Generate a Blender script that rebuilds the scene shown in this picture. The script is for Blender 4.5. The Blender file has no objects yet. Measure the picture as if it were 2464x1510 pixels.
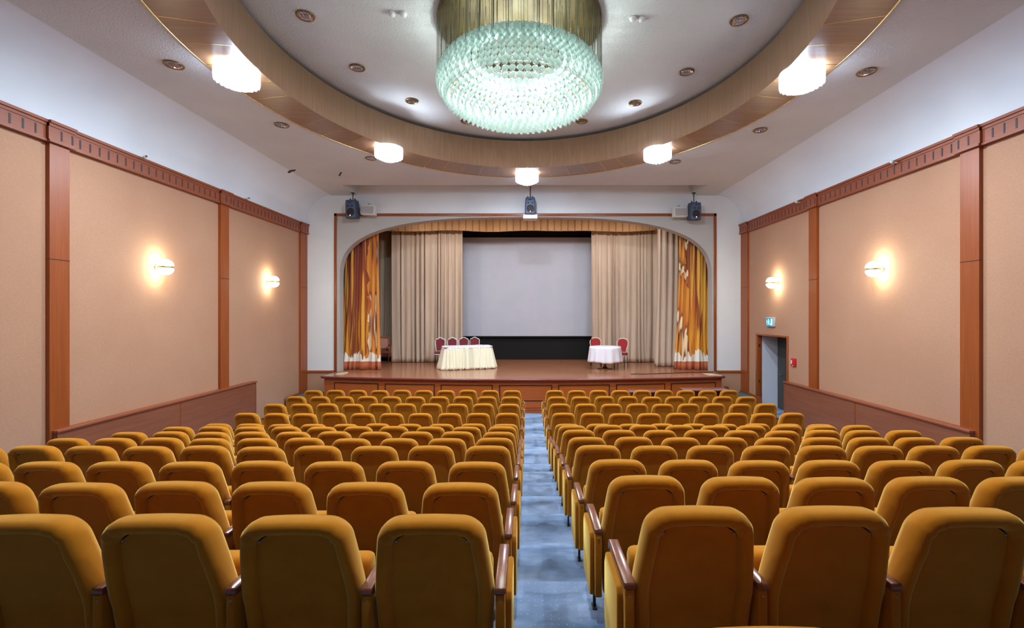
import bpy, bmesh, math, random
from mathutils import Vector, Matrix
random.seed(7)
PI = math.pi
sc = bpy.context.scene
col = sc.collection

# ------------------------------------------------------------------ camera
F = 1095.0            # focal length in pixels of the 2464 px wide frame
VX, VY = 1269.0, 753.0  # vanishing point of the hall axis
HE = 2.80             # eye height above the flat floor in front of the stage
cam_d = bpy.data.cameras.new('camera')
cam = bpy.data.objects.new('camera', cam_d)
col.objects.link(cam)
sc.camera = cam
cam.location = (0, 0, HE)
cam.rotation_euler = (PI / 2, 0, 0)
cam_d.sensor_width = 36.0
cam_d.lens = 36.0 * F / 2464.0
cam_d.shift_x = (1232.0 - VX) / 2464.0
cam_d.shift_y = (VY - 755.0) / 2464.0
cam_d.clip_start = 0.05
cam_d.clip_end = 100

# ------------------------------------------------------------------ world, colour management
w = bpy.data.worlds.new('world'); sc.world = w
w.use_nodes = True
w.node_tree.nodes['Background'].inputs[0].default_value = (0.5, 0.55, 0.65, 1)
w.node_tree.nodes['Background'].inputs[1].default_value = 0.05
sc.view_settings.view_transform = 'Standard'
sc.view_settings.look = 'None'
sc.view_settings.gamma = 1.0
sc.view_settings.use_curve_mapping = False
sc.view_settings.exposure = 0.38
cy = sc.cycles
cy.use_denoising = True
cy.max_bounces = 6
cy.diffuse_bounces = 4
cy.glossy_bounces = 3
cy.transmission_bounces = 4
cy.transparent_max_bounces = 10
cy.sample_clamp_indirect = 4.0
cy.caustics_reflective = False
cy.caustics_refractive = False
cy.use_adaptive_sampling = True
cy.adaptive_threshold = 0.05

# ------------------------------------------------------------------ helpers: pixels of the photo to points on known planes
def at_y(x, y, Y): return ((x - VX) * Y / F, Y, HE - (y - VY) * Y / F)
def at_z(x, y, z):
    Y = (HE - z) * F / (y - VY)
    return ((x - VX) * Y / F, Y, z)

# ------------------------------------------------------------------ materials
class NT:
    def __init__(s, name):
        s.m = bpy.data.materials.new(name); s.m.use_nodes = True
        s.t = s.m.node_tree; s.t.nodes.clear()
        s.out = s.t.nodes.new('ShaderNodeOutputMaterial')
    def n(s, typ, **kw):
        nd = s.t.nodes.new('ShaderNode' + typ)
        ins = kw.pop('ins', {})
        for k, v in kw.items(): setattr(nd, k, v)
        for k, v in ins.items(): s.set(nd.inputs[k], v)
        return nd
    def set(s, sock, v):
        if hasattr(v, 'is_linked') or hasattr(v, 'links'): s.t.links.new(v, sock)
        else:
            if isinstance(v, tuple) and len(v) == 3 and sock.type == 'RGBA': v = v + (1,)
            sock.default_value = v
    def ramp(s, fac, stops, interp='LINEAR'):
        r = s.n('ValToRGB'); r.color_ramp.interpolation = interp
        e = r.color_ramp.elements
        while len(e) > 1: e.remove(e[-1])
        e[0].position = stops[0][0]; e[0].color = tuple(stops[0][1]) + (1,)
        for p, c in stops[1:]:
            x = e.new(p); x.color = tuple(c) + (1,)
        s.set(r.inputs[0], fac); return r.outputs[0]
    def mix(s, fac, a, b, blend='MIX'):
        m = s.n('Mix', data_type='RGBA', blend_type=blend)
        s.set(m.inputs[0], fac); s.set(m.inputs[6], a); s.set(m.inputs[7], b)
        return m.outputs[2]
    def math(s, op, a, b=0.0, c=0.0):
        m = s.n('Math', operation=op)
        s.set(m.inputs[0], a); s.set(m.inputs[1], b); s.set(m.inputs[2], c)
        return m.outputs[0]
    def coords(s, scale=(1, 1, 1), kind='Object', rot=(0, 0, 0)):
        tc = s.n('TexCoord'); mp = s.n('Mapping')
        s.t.links.new(tc.outputs[kind], mp.inputs[0])
        mp.inputs['Scale'].default_value = scale
        mp.inputs['Rotation'].default_value = rot
        return mp.outputs[0]
    def noise(s, vec, scale, detail=3, rough=.5, dist=0):
        nd = s.n('TexNoise', ins={'Scale': scale, 'Detail': detail, 'Roughness': rough, 'Distortion': dist})
        s.t.links.new(vec, nd.inputs['Vector']); return nd.outputs['Fac']
    def bump(s, h, strength=.3, dist=.01):
        b = s.n('Bump', ins={'Strength': strength, 'Distance': dist, 'Height': h}); return b.outputs[0]
    def principled(s, **k):
        p = s.n('BsdfPrincipled')
        for a, b in k.items(): s.set(p.inputs[a.replace('_', ' ')], b)
        s.t.links.new(p.outputs[0], s.out.inputs[0]); return p

def L(r, g, b):   # sRGB 0-255 to linear
    f = lambda c: (c / 255 / 12.92) if c / 255 <= .04045 else ((c / 255 + .055) / 1.055) ** 2.4
    return (f(r), f(g), f(b))

def plain(name, c, rough=.5, metal=0.0, **k):
    n = NT(name); n.principled(Base_Color=c, Roughness=rough, Metallic=metal, **k); return n.m

def mottled(name, c1, c2, scale=4, rough=.8, bscale=60, bstr=.15, bdist=.004, vec=(1, 1, 1), **k):
    n = NT(name); v = n.coords(vec)
    c = n.ramp(n.noise(v, scale, 5, .6), [(.3, c1), (.7, c2)])
    b = n.bump(n.noise(v, bscale, 3), bstr, bdist)
    n.principled(Base_Color=c, Roughness=rough, Normal=b, **k); return n.m

def wood(name, c1, c2, axis='z', rough=.4, grain=14, **k):
    n = NT(name)
    sc_ = {'z': (grain, grain, .6), 'x': (.6, grain, grain), 'y': (grain, .6, grain)}[axis]
    v = n.coords(sc_)
    f = n.noise(v, 1.6, 6, .65, .6)
    c = n.ramp(f, [(.25, c1), (.5, tuple((a + b) / 2 for a, b in zip(c1, c2))), (.75, c2)])
    big = n.noise(n.coords((1, 1, 1)), .8, 2)
    c = n.mix(n.math('MULTIPLY', big, .35), c, tuple(x * .7 for x in c1))
    n.principled(Base_Color=c, Roughness=rough, Normal=n.bump(f, .06, .002), **k); return n.m

def velvet():
    n = NT('mustard velvet')
    oi = n.n('ObjectInfo')
    v = n.coords()
    nz = n.noise(v, 3.5, 4, .6)
    c = n.ramp(nz, [(.25, L(164, 98, 13)), (.75, L(192, 122, 26))])
    c = n.mix(n.math('MULTIPLY', oi.outputs['Random'], .15), c, L(160, 92, 6))
    b = n.bump(n.noise(v, 400, 2), .1, .001)
    n.principled(Base_Color=c, Roughness=.85, Normal=b, Sheen_Weight=1.0, Sheen_Roughness=.42, Sheen_Tint=L(255, 222, 130), Specular_IOR_Level=.1)
    return n.m

def carpet():
    n = NT('blue carpet')
    v = n.coords()
    c = n.ramp(n.noise(v, 2.2, 5, .6), [(.3, L(110, 132, 166)), (.7, L(144, 161, 192))])
    stain = n.noise(n.coords((.8, 2.2, 1)), 1.6, 4, .55)
    c = n.mix(n.ramp(stain, [(.45, (0, 0, 0)), (.68, (1, 1, 1))]), c, L(78, 102, 134))
    st2 = n.noise(n.coords((1.3, 3.0, 1)), 1.1, 3, .5)
    c = n.mix(n.ramp(st2, [(.56, (0, 0, 0)), (.7, (.6, .6, .6))]), c, L(92, 102, 110))
    vo = n.n('TexVoronoi', ins={'Scale': 22.0, 'Randomness': .25}); n.t.links.new(v, vo.inputs['Vector'])
    dots = n.ramp(vo.outputs['Distance'], [(.07, (1, 1, 1)), (.12, (0, 0, 0))])
    c = n.mix(n.math('MULTIPLY', dots, .5), c, L(190, 200, 215))
    b = n.bump(n.math('ADD', n.noise(v, 250, 2), dots), .25, .003)
    n.principled(Base_Color=c, Roughness=.95, Normal=b); return n.m

def parquet():
    n = NT('stage parquet')
    v = n.coords()
    br = n.n('TexBrick', ins={'Color1': L(152, 96, 66), 'Color2': L(172, 114, 82), 'Mortar': L(120, 70, 46), 'Scale': 1.0,
                              'Mortar Size': .0018, 'Brick Width': 1.4, 'Row Height': .075, 'Bias': 0.0})
    n.t.links.new(v, br.inputs['Vector'])
    g = n.noise(n.coords((.6, 14, 1)), 1.5, 2, .5)
    c = n.mix(n.math('MULTIPLY', g, .35), br.outputs['Color'], L(128, 76, 50))
    n.principled(Base_Color=c, Roughness=.22, Specular_IOR_Level=.6, Normal=n.bump(g, .04, .002)); return n.m

def plaster(name, c1, c2, rs=38, st=.6, dist=.02):
    n = NT(name); v = n.coords()
    c = n.ramp(n.noise(v, .9, 5, .55), [(.3, c1), (.7, c2)])
    n.principled(Base_Color=c, Roughness=.9, Normal=n.bump(n.noise(v, rs, 4, .6), st, dist)); return n.m

def wallpaper():
    n = NT('peach wall covering'); v = n.coords()
    big = n.noise(v, .5, 3)
    c = n.ramp(big, [(.3, L(176, 131, 104)), (.7, L(188, 145, 117))])
    fine = n.noise(v, 38, 5, .7)
    c = n.mix(n.ramp(fine, [(.35, (0, 0, 0)), (.75, (.55, .55, .55))]), c, L(166, 120, 92))
    n.principled(Base_Color=c, Roughness=.85, Normal=n.bump(fine, .15, .003)); return n.m

def emit(name, c, s):
    n = NT(name); e = n.n('Emission', ins={'Color': c, 'Strength': s}); n.t.links.new(e.outputs[0], n.out.inputs[0]); return n.m

def glass_petal(name, c, transp=.25, gl=.15, body=None):
    n = NT(name)
    tr = n.n('BsdfTransparent', ins={'Color': c}); tl = n.n('BsdfTranslucent', ins={'Color': body or c})
    df = n.n('BsdfDiffuse', ins={'Color': c}); gs = n.n('BsdfGlossy', ins={'Color': (1, 1, 1), 'Roughness': .12})
    def mx(f, a, b):
        m = n.n('MixShader'); n.set(m.inputs[0], f); n.t.links.new(a, m.inputs[1]); n.t.links.new(b, m.inputs[2]); return m.outputs[0]
    a = mx(.35, tl.outputs[0], df.outputs[0])
    a = mx(gl, a, gs.outputs[0]); a = mx(transp, a, tr.outputs[0])
    n.t.links.new(a, n.out.inputs[0]); return n.m

def brass_disc():
    n = NT('speckled brass plate'); v = n.coords()
    c = n.ramp(n.noise(v, 3, 4), [(.3, L(56, 44, 18)), (.7, L(80, 66, 30))])
    vo = n.n('TexVoronoi', ins={'Scale': 16.0, 'Randomness': .15}); n.t.links.new(v, vo.inputs['Vector'])
    d = n.ramp(vo.outputs['Distance'], [(.10, (1, 1, 1)), (.16, (0, 0, 0))])
    c = n.mix(d, c, L(205, 175, 105))
    n.principled(Base_Color=c, Roughness=.5, Metallic=.5); return n.m

def drape(name, c1, c2):
    n = NT(name)
    v = n.coords((1, 1, .12))
    f = n.noise(v, 5, 4, .6)
    c = n.ramp(f, [(.3, c1), (.7, c2)])
    n.principled(Base_Color=c, Roughness=.8, Sheen_Weight=.2, Normal=n.bump(n.noise(n.coords(), 300, 2), .08, .001)); return n.m

def patterned(name, seed, cx, zb):
    """batik curtain: orange ground, rust top, swirls, white lobes, terracotta hem"""
    n = NT(name)
    tc = n.n('TexCoord'); sx = n.n('SeparateXYZ'); n.t.links.new(tc.outputs['Object'], sx.inputs[0])
    z = n.math('SUBTRACT', sx.outputs['Z'], zb)
    warp = n.noise(n.coords((1.6, 1.6, .9)), 1.6 + seed, 3, .5)
    ground = n.ramp(n.math('MULTIPLY', z, .25), [(0, L(214, 130, 24)), (.3, L(222, 146, 26)), (.55, L(196, 100, 20)), (.8, L(150, 62, 16)), (1, L(128, 46, 14))])
    bands = n.noise(n.coords((5.5, 5.5, .18)), 1.3, 2, .5)
    ground = n.mix(n.ramp(bands, [(.42, (0, 0, 0)), (.5, (.9, .9, .9))]), ground, L(122, 44, 12))
    ground = n.mix(n.ramp(n.noise(n.coords((4.4, 4.4, .1)), 1.9, 2, .5), [(.54, (0, 0, 0)), (.6, (.85, .85, .85))]), ground, L(232, 172, 50))
    # swirling contour lines
    wv = n.n('TexWave', wave_type='RINGS', rings_direction='SPHERICAL', ins={'Scale': .55, 'Distortion': 9.0, 'Detail': 1.5, 'Detail Scale': .7})
    n.t.links.new(n.coords((1.1, 1.1, .42)), wv.inputs['Vector'])
    wf = wv.outputs['Fac']
    sw = n.ramp(wf, [(.0, L(226, 150, 40)), (.25, L(110, 48, 20)), (.32, L(236, 206, 160)), (.55, L(240, 214, 170)), (.62, L(104, 40, 16)), (.7, L(206, 112, 30)), (1, L(214, 140, 40))])
    x = n.math('SUBTRACT', sx.outputs['X'], cx)
    strip = n.math('LESS_THAN', n.math('ABSOLUTE', n.math('ADD', x, n.math('MULTIPLY', n.math('SUBTRACT', warp, .5), .5))), .27)
    c = n.mix(strip, ground, sw)
    # white lobes above the hem
    edge = n.math('ADD', n.math('MULTIPLY', n.math('SUBTRACT', n.noise(n.coords((4, 4, 1)), 1.5, 2), .5), 1.1), .52)
    white = n.math('LESS_THAN', z, edge)
    c = n.mix(white, c, L(232, 226, 214))
    hem = n.math('LESS_THAN', z, .27)
    c = n.mix(hem, c, L(186, 100, 58))
    n.principled(Base_Color=c, Roughness=.6, Sheen_Weight=.2); return n.m

M = {}
M['velvet'] = velvet()
M['carpet'] = carpet()
M['parquet'] = parquet()
M['ceil'] = plaster('rough ceiling plaster', L(206, 208, 210), L(216, 217, 217))
M['cove'] = plaster('smooth cove plaster', L(222, 230, 240), L(230, 236, 244), 12, .12, .01)
M['white'] = plaster('white wall paint', L(222, 226, 230), L(230, 233, 236), 14, .08, .005)
M['greypanel'] = plaster('grey arch paint', L(176, 174, 172), L(184, 182, 180), 14, .06, .004)
M['peach'] = wallpaper()
M['cherry'] = wood('cherry wood', L(136, 64, 24), L(166, 86, 36), 'z', .35)
M['cherry_y'] = wood('cherry wood along', L(134, 66, 40), L(160, 88, 56), 'y', .38)
M['cherry_x'] = wood('cherry wood across', L(160, 76, 28), L(190, 100, 42), 'x', .35)
M['guard'] = wood('guard panel veneer', L(122, 66, 44), L(150, 90, 62), 'y', .5)
M['oak'] = wood('oak veneer fascia', L(182, 146, 114), L(214, 178, 146), 'z', .45, 20)
M['soffit'] = wood('brown soffit veneer', L(128, 92, 64), L(164, 124, 92), 'x', .3, 10)
M['slot'] = plain('dark slot', L(58, 52, 62), .6)
M['dark'] = plain('dark groove', L(40, 20, 12), .6)
M['nosing'] = plain('red nosing', L(112, 44, 40), .3)
M['brass'] = plain('polished brass', L(222, 190, 120), .22, 1.0)
M['darkbrass'] = plain('dark brass', L(150, 112, 62), .3, 1.0)
M['chrome'] = plain('chrome', L(205, 210, 222), .12, 1.0)
M['blackmetal'] = plain('black metal', L(22, 22, 24), .45)
M['armwood'] = mottled('lacquered armrest wood', L(106, 58, 38), L(134, 80, 56), 6, .22, 80, .05, .001)
M['screw'] = plain('steel screw', L(150, 146, 140), .35, 1.0)
M['black'] = plain('black masking', L(10, 9, 8), .9)
M['screen'] = mottled('screen white', L(182, 184, 198), L(190, 191, 203), 1.2, .8, 60, .02, .001)
M['beige'] = drape('beige drape', L(190, 164, 142), L(208, 184, 162))
M['greydrape'] = drape('grey beige drape', L(172, 156, 136), L(190, 174, 152))
M['valance'] = drape('tan valance', L(190, 142, 94), L(204, 156, 108))
M['cream'] = drape('cream skirt cloth', L(232, 226, 198), L(240, 236, 214))
M['linen'] = drape('white linen', L(226, 224, 236), L(236, 234, 242))
M['redfab'] = mottled('red upholstery', L(142, 24, 32), L(164, 34, 42), 20, .8, 200, .1, .001)
M['maroon'] = mottled('maroon upholstery', L(104, 24, 34), L(126, 32, 42), 20, .8, 200, .1, .001)
M['whiteframe'] = plain('white lacquer frame', L(232, 228, 232), .35)
M['goldframe'] = plain('cream gold frame', L(224, 204, 176), .35)
M['speaker'] = plain('blue grey speaker shell', L(56, 64, 84), .5)
M['speakerface'] = plain('speaker baffle', L(76, 92, 122), .5)
M['cone'] = plain('dark grille', L(40, 34, 34), .7)
M['led'] = emit('amber indicator', (1, .55, .35), 6)
M['offwhite'] = plain('off white enamel', L(214, 212, 208), .5)
M['grille'] = mottled('grey grille', L(160, 158, 158), L(178, 176, 176), 150, .6)
M['red'] = plain('red plastic', L(196, 26, 26), .4)
M['cyan'] = emit('lit cyan sign', L(20, 150, 190), 1.0)
M['signwhite'] = emit('lit white mark', L(190, 250, 250), 1.3)
M['globe'] = emit('lit globe glass', (1, .97, .86), 14)
M['petal'] = glass_petal('pale green glass', (.90, .97, .95), .5, .15, (.26, .31, .29))
M['shade'] = glass_petal('clear glass', (.97, .98, 1.0), .62, .08)
M['brassdisc'] = brass_disc()
M['string'] = plain('bead string', L(120, 118, 96), .4, .5)
M['doorgrey'] = plain('dark grey door leaf', L(62, 60, 58), .6)
M['doorwhite'] = plain('white door wall', L(214, 216, 228), .7)
M['orange_l'] = patterned('batik orange cloth', 0.0, -4.95, .96)
M['orange_r'] = patterned('batik orange cloth with curls', 0.4, 4.98, .96)
M['stepcarpet'] = mottled('teal step carpet', L(60, 90, 104), L(80, 112, 126), 8, .95)
M['deskwood'] = mottled('desk laminate', L(128, 82, 76), L(146, 98, 92), 3, .25, 80, .03, .001, (1, 8, 1))
M['backwall'] = plain('stage back paint', L(60, 56, 54), .9)
M['cloth'] = plain('pale floor cloth', L(214, 186, 146), .8)

# ------------------------------------------------------------------ mesh builder
class MB:
    def __init__(s): s.v = []; s.f = []; s.mi = []; s.sm = []
    def add(s, vs, fs, mi=0, smooth=False):
        o = len(s.v); s.v += [tuple(p) for p in vs]
        s.f += [tuple(i + o for i in f) for f in fs]; s.mi += [mi] * len(fs); s.sm += [smooth] * len(fs); return s
    def box(s, x0, x1, y0, y1, z0, z1, mi=0, m=None):
        x0, x1 = min(x0, x1), max(x0, x1); y0, y1 = min(y0, y1), max(y0, y1); z0, z1 = min(z0, z1), max(z0, z1)
        vs = [(x0, y0, z0), (x1, y0, z0), (x1, y1, z0), (x0, y1, z0), (x0, y0, z1), (x1, y0, z1), (x1, y1, z1), (x0, y1, z1)]
        if m: vs = [m @ Vector(p) for p in vs]
        return s.add(vs, [(0, 3, 2, 1), (4, 5, 6, 7), (0, 1, 5, 4), (1, 2, 6, 5), (2, 3, 7, 6), (3, 0, 4, 7)], mi)
    def lathe(s, prof, seg=24, c=(0, 0, 0), mi=0, axis='z', smooth=True, a0=0, a1=2 * PI, cap=True, m=None):
        full = abs(a1 - a0 - 2 * PI) < 1e-6; n = seg if full else seg + 1
        vs = []
        for r, h in prof:
            for i in range(n):
                a = a0 + (a1 - a0) * i / seg
                p = (r * math.cos(a), r * math.sin(a), h)
                if axis == 'x': p = (p[2], p[0], p[1])
                elif axis == 'y': p = (p[0], p[2], p[1])
                p = Vector(p)
                if m: p = m @ p
                vs.append((p[0] + c[0], p[1] + c[1], p[2] + c[2]))
        fs = []
        for j in range(len(prof) - 1):
            for i in range(seg):
                k = (i + 1) % n if full else i + 1
                fs.append((j * n + i, j * n + k, (j + 1) * n + k, (j + 1) * n + i))
        s.add(vs, fs, mi, smooth)
        if cap and full:
            o = len(s.v) - len(vs)
            for j in (0, len(prof) - 1):
                if prof[j][0] > 1e-4:
                    s.f.append(tuple(o + j * n + i for i in range(n))); s.mi.append(mi); s.sm.append(False)
        return s
    def tube(s, pts, r, seg=8, mi=0, closed=False):
        pts = [Vector(p) for p in pts]; n = len(pts); vs = []; up = Vector((0, 0, 1))
        for i, p in enumerate(pts):
            a = pts[(i - 1) % n] if (i or closed) else p; b = pts[(i + 1) % n] if (i < n - 1 or closed) else p
            d = (b - a).normalized()
            u = up if abs(d.z) < .9 else Vector((1, 0, 0))
            e1 = d.cross(u).normalized(); e2 = d.cross(e1).normalized()
            rr = r[i] if isinstance(r, (list, tuple)) else r
            for k in range(seg):
                t = 2 * PI * k / seg; vs.append(p + e1 * rr * math.cos(t) + e2 * rr * math.sin(t))
        fs = []
        for i in range(n if closed else n - 1):
            j = (i + 1) % n
            for k in range(seg):
                l = (k + 1) % seg; fs.append((i * seg + k, i * seg + l, j * seg + l, j * seg + k))
        if not closed: fs += [tuple(range(seg))[::-1], tuple((n - 1) * seg + k for k in range(seg))]
        return s.add(vs, fs, mi, True)
    def prism(s, poly, a, b, plane='xz', mi=0, m=None):
        n = len(poly)
        def P(u, v, t): return {'xz': (u, t, v), 'yz': (t, u, v), 'xy': (u, v, t)}[plane]
        vs = [P(u, v, a) for u, v in poly] + [P(u, v, b) for u, v in poly]
        if m: vs = [m @ Vector(p) for p in vs]
        fs = [tuple(range(n)), tuple(range(2 * n - 1, n - 1, -1))] + [(i, i + n, (i + 1) % n + n, (i + 1) % n) for i in range(n)]
        return s.add(vs, fs, mi)
    def grid(s, fn, nu, nv, mi=0, smooth=True):
        vs = [fn(i / nu, j / nv) for j in range(nv + 1) for i in range(nu + 1)]
        fs = [(j * (nu + 1) + i, j * (nu + 1) + i + 1, (j + 1) * (nu + 1) + i + 1, (j + 1) * (nu + 1) + i) for j in range(nv) for i in range(nu)]
        return s.add(vs, fs, mi, smooth)
    def mesh(s, name, mats, bevel=0, seg=2):
        me = bpy.data.meshes.new(name); me.from_pydata(s.v, [], s.f)
        mats = mats if isinstance(mats, (list, tuple)) else [mats]
        for m in mats: me.materials.append(m)
        me.polygons.foreach_set('material_index', s.mi); me.polygons.foreach_set('use_smooth', s.sm)
        bm = bmesh.new(); bm.from_mesh(me)
        bmesh.ops.recalc_face_normals(bm, faces=bm.faces)
        if bevel:
            es = [e for e in bm.edges if len(e.link_faces) == 2 and e.calc_face_angle(0) > .5]
            bmesh.ops.bevel(bm, geom=es, offset=bevel, segments=seg, profile=.5, affect='EDGES')
            for f in bm.faces: f.smooth = True
        bm.to_mesh(me); bm.free()
        if bevel:
            try: me.set_sharp_from_angle(angle=.9)
            except Exception: pass
        me.update(); return me
    def build(s, name, mats, parent=None, loc=(0, 0, 0), bevel=0, seg=2, **props):
        o = bpy.data.objects.new(name, s.mesh(name, mats, bevel, seg)); col.objects.link(o)
        o.location = loc
        if parent: o.parent = parent
        for k, v in props.items(): o[k] = v
        return o

def thing(name, label, cat, loc=(0, 0, 0), rz=0, group=None):
    o = bpy.data.objects.new(name, None); col.objects.link(o)
    o.empty_display_size = .1
    o.location = loc; o.rotation_euler = (0, 0, rz); o['label'] = label; o['category'] = cat
    if group: o['group'] = group
    return o
def tag(o, label, cat, group=None, kind=None):
    o['label'] = label; o['category'] = cat
    if group: o['group'] = group
    if kind: o['kind'] = kind
    return o
KIDS = {}
def kids(o): return list(o.children)
def copy_tree(o, parent=None):
    c = o.copy(); col.objects.link(c)
    if parent: c.parent = parent
    for ch in kids(o): copy_tree(ch, c)
    return c
def S(o): o['kind'] = 'structure'; return o
def light(name, loc, power, color, r, parent=None):
    d = bpy.data.lights.new(name, 'POINT'); d.energy = power; d.color = color; d.shadow_soft_size = r
    o = bpy.data.objects.new(name, d); col.objects.link(o); o.location = loc
    if parent: o.parent = parent
    return o

# ------------------------------------------------------------------ the hall: dimensions
XL, XR = -7.02, 6.81
YB = 14.40                   # proscenium wall
YR = -5.0                    # rear wall behind the viewer
ZS = HE - 1.84               # stage floor
ZC = HE + 3.72               # ceiling
ZU = HE + 4.38               # raised oval ceiling
CX = -0.08
INN = (4.0, 4.56, 7.0)       # a, b, yc of the inner edge of the ring
INT = (4.0, 4.42, 7.1)
OUT = (4.72, 5.37, 7.05)
def ell(e, t): return (CX + e[0] * math.cos(t), e[2] + e[1] * math.sin(t))

# seat rows: distance, seat top (eye relative) right block, left block
ROWS = [(1.05, -.772, -.78), (1.82, -.802, -.832), (2.62, -.961, -.994), (3.48, -1.141, -1.154), (4.415, -1.304, -1.306), (5.28, -1.456, -1.465),
        (6.11, -1.585, -1.607), (6.97, -1.731, -1.75), (7.88, -1.93, -1.93), (8.70, -1.923, -1.923), (9.67, -1.934, -1.934), (10.55, -1.941, -1.941), (11.43, -1.942, -1.942)]
SH = .86
FLOORZ = [max(0, HE + (r[1] + r[2]) / 2 - SH) if i < 8 else 0.0 for i, r in enumerate(ROWS)]

# ---- floor with the raked steps
prof = [(YR, FLOORZ[0] + .12), (.55, FLOORZ[0] + .12), (.55, FLOORZ[0])]
for k in range(8):
    yk = ROWS[k][0] + .5
    prof += [(yk, FLOORZ[k]), (yk, FLOORZ[k + 1])]
prof += [(YB, 0), (YB, -.3), (YR, -.3)]
S(MB().prism(prof, XL, XR, 'yz').build('floor', M['carpet']))

# ---- side walls (right wall has the door opening)
DY0, DY1, DZ = 11.93, 13.46, HE - .65
S(MB().box(XL - .15, XL, YR, YB, -.1, HE + 2.85).build('wall_left', M['peach']))
b = MB(); b.box(XR, XR + .128, YR, DY0 - .03, -.1, HE + 2.85); b.box(XR, XR + .128, DY1 + .03, YB, -.1, HE + 2.85); b.box(XR, XR + .128, DY0 - .03, DY1 + .03, DZ + .02, HE + 2.85)
S(b.build('wall_right', M['peach']))
S(MB().box(XL, XR, YR - .15, YR, -.1, ZC).build('wall_rear', M['guard']))

# ---- coves: quarter ellipses between cornice and ceiling
def cove(xw, sgn, name):
    n = 16; pts = []
    for i in range(n + 1):
        t = PI / 2 * i / n
        pts.append((xw + sgn * .82 * (1 - math.cos(t)), HE + 2.79 + .93 * math.sin(t)))
    pts.append((xw - sgn * .05, ZC + .02)); pts.append((xw - sgn * .05, HE + 2.79))
    b = MB(); N = len(pts)
    vs = [(x, YR, z) for x, z in pts] + [(x, YB, z) for x, z in pts]
    fs = [(i, i + 1, i + 1 + N, i + N) for i in range(n)]
    b.add(vs, fs, 0, True); b.add(vs, [(n, n + 1, n + 1 + N, n + N), (n + 1, n + 2, n + 2 + N, n + 1 + N)])
    S(b.build(name, M['cove']))
cove(XL, 1, 'ceiling_cove_left'); cove(XR, -1, 'ceiling_cove_right')

# ---- ceiling with the oval opening and the slot before the stage
RX0, RX1, RY = -5.38, 5.22, 13.23
b = MB(); n = 96; x0, x1, y0, y1 = XL + .8, XR - .8, YR, RY
inner, outer = [], []
angs = sorted([2 * PI * i / n for i in range(n)] + [math.atan2(y - OUT[2], x - CX) % (2 * PI) for x in (x0, x1) for y in (y0, y1)])
for t in angs:
    c, s_ = math.cos(t), math.sin(t)
    k = 1 / math.sqrt((c / OUT[0]) ** 2 + (s_ / OUT[1]) ** 2)
    inner.append((CX + c * k, OUT[2] + s_ * k))
    kk = min([(x1 - CX) / c if c > 1e-9 else 1e9, (x0 - CX) / c if c < -1e-9 else 1e9, (y1 - OUT[2]) / s_ if s_ > 1e-9 else 1e9, (y0 - OUT[2]) / s_ if s_ < -1e-9 else 1e9])
    outer.append((CX + c * kk, OUT[2] + s_ * kk))
N = len(angs)
b.add([(x, y, ZC) for x, y in inner] + [(x, y, ZC) for x, y in outer], [(i, (i + 1) % N, (i + 1) % N + N, i + N) for i in range(N)])
b.add([(x, y, ZC + .12) for x, y in inner] + [(x, y, ZC) for x, y in inner], [(i, (i + 1) % N, (i + 1) % N + N, i + N) for i in range(N)])
b.add([(x0, RY, ZC), (RX0, RY, ZC), (RX0, YB, ZC), (x0, YB, ZC)], [(0, 1, 2, 3)])
b.add([(RX1, RY, ZC), (x1, RY, ZC), (x1, YB, ZC), (RX1, YB, ZC)], [(0, 1, 2, 3)])
zr = ZC + .55
b.add([(RX0, RY, ZC), (RX1, RY, ZC), (RX1, RY, zr), (RX0, RY, zr)], [(0, 1, 2, 3)])
b.add([(RX0, RY, ZC), (RX0, YB, ZC), (RX0, YB, zr), (RX0, RY, zr)], [(0, 1, 2, 3)])
b.add([(RX1, RY, ZC), (RX1, YB, ZC), (RX1, YB, zr), (RX1, RY, zr)], [(0, 1, 2, 3)])
b.add([(RX0, RY, zr), (RX1, RY, zr), (RX1, YB, zr), (RX0, YB, zr)], [(0, 1, 2, 3)])
S(b.build('ceiling', M['ceil']))
# raised oval ceiling, reaches out past the fascia so a dark gap shows
b = MB(); n = 96
e = (INT[0] + .55, INT[1] + .55, INT[2])
b.add([(*ell(e, 2 * PI * i / n), ZU + .07) for i in range(n)], [tuple(range(n))])
b.add([(*ell(e, 2 * PI * i / n), ZU + .07) for i in range(n)] + [(*ell(e, 2 * PI * i / n), ZC + .1) for i in range(n)], [(i, (i + 1) % n, (i + 1) % n + n, i + n) for i in range(n)])
S(b.build('ceiling_oval', M['ceil']))

# ---- oval ring: oak fascia and veneer soffit with brass edge
n = 120; b = MB(); vs = []
for z, e in ((ZC - .03, INN), (ZU - .02, INT), (ZU - .02, (INT[0] + .03, INT[1] + .03, INT[2])), (ZC + .0, (INN[0] + .03, INN[1] + .03, INN[2]))):
    vs += [(*ell(e, 2 * PI * i / n), z) for i in range(n)]
fs = [(j * n + i, j * n + (i + 1) % n, (j + 1) * n + (i + 1) % n, (j + 1) * n + i) for j in range(3) for i in range(n)]
b.add(vs, fs, 0, True)
S(b.build('trim_oval_fascia', M['oak']))
b = MB(); vs = []
for z, e in ((ZC - .03, INN), (ZC - .02, OUT), (ZC + .06, OUT)):
    vs += [(*ell(e, 2 * PI * i / n), z) for i in range(n)]
fs = [(j * n + i, j * n + (i + 1) % n, (j + 1) * n + (i + 1) % n, (j + 1) * n + i) for j in range(2) for i in range(n)]
b.add(vs, fs, 0, False)
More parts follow.
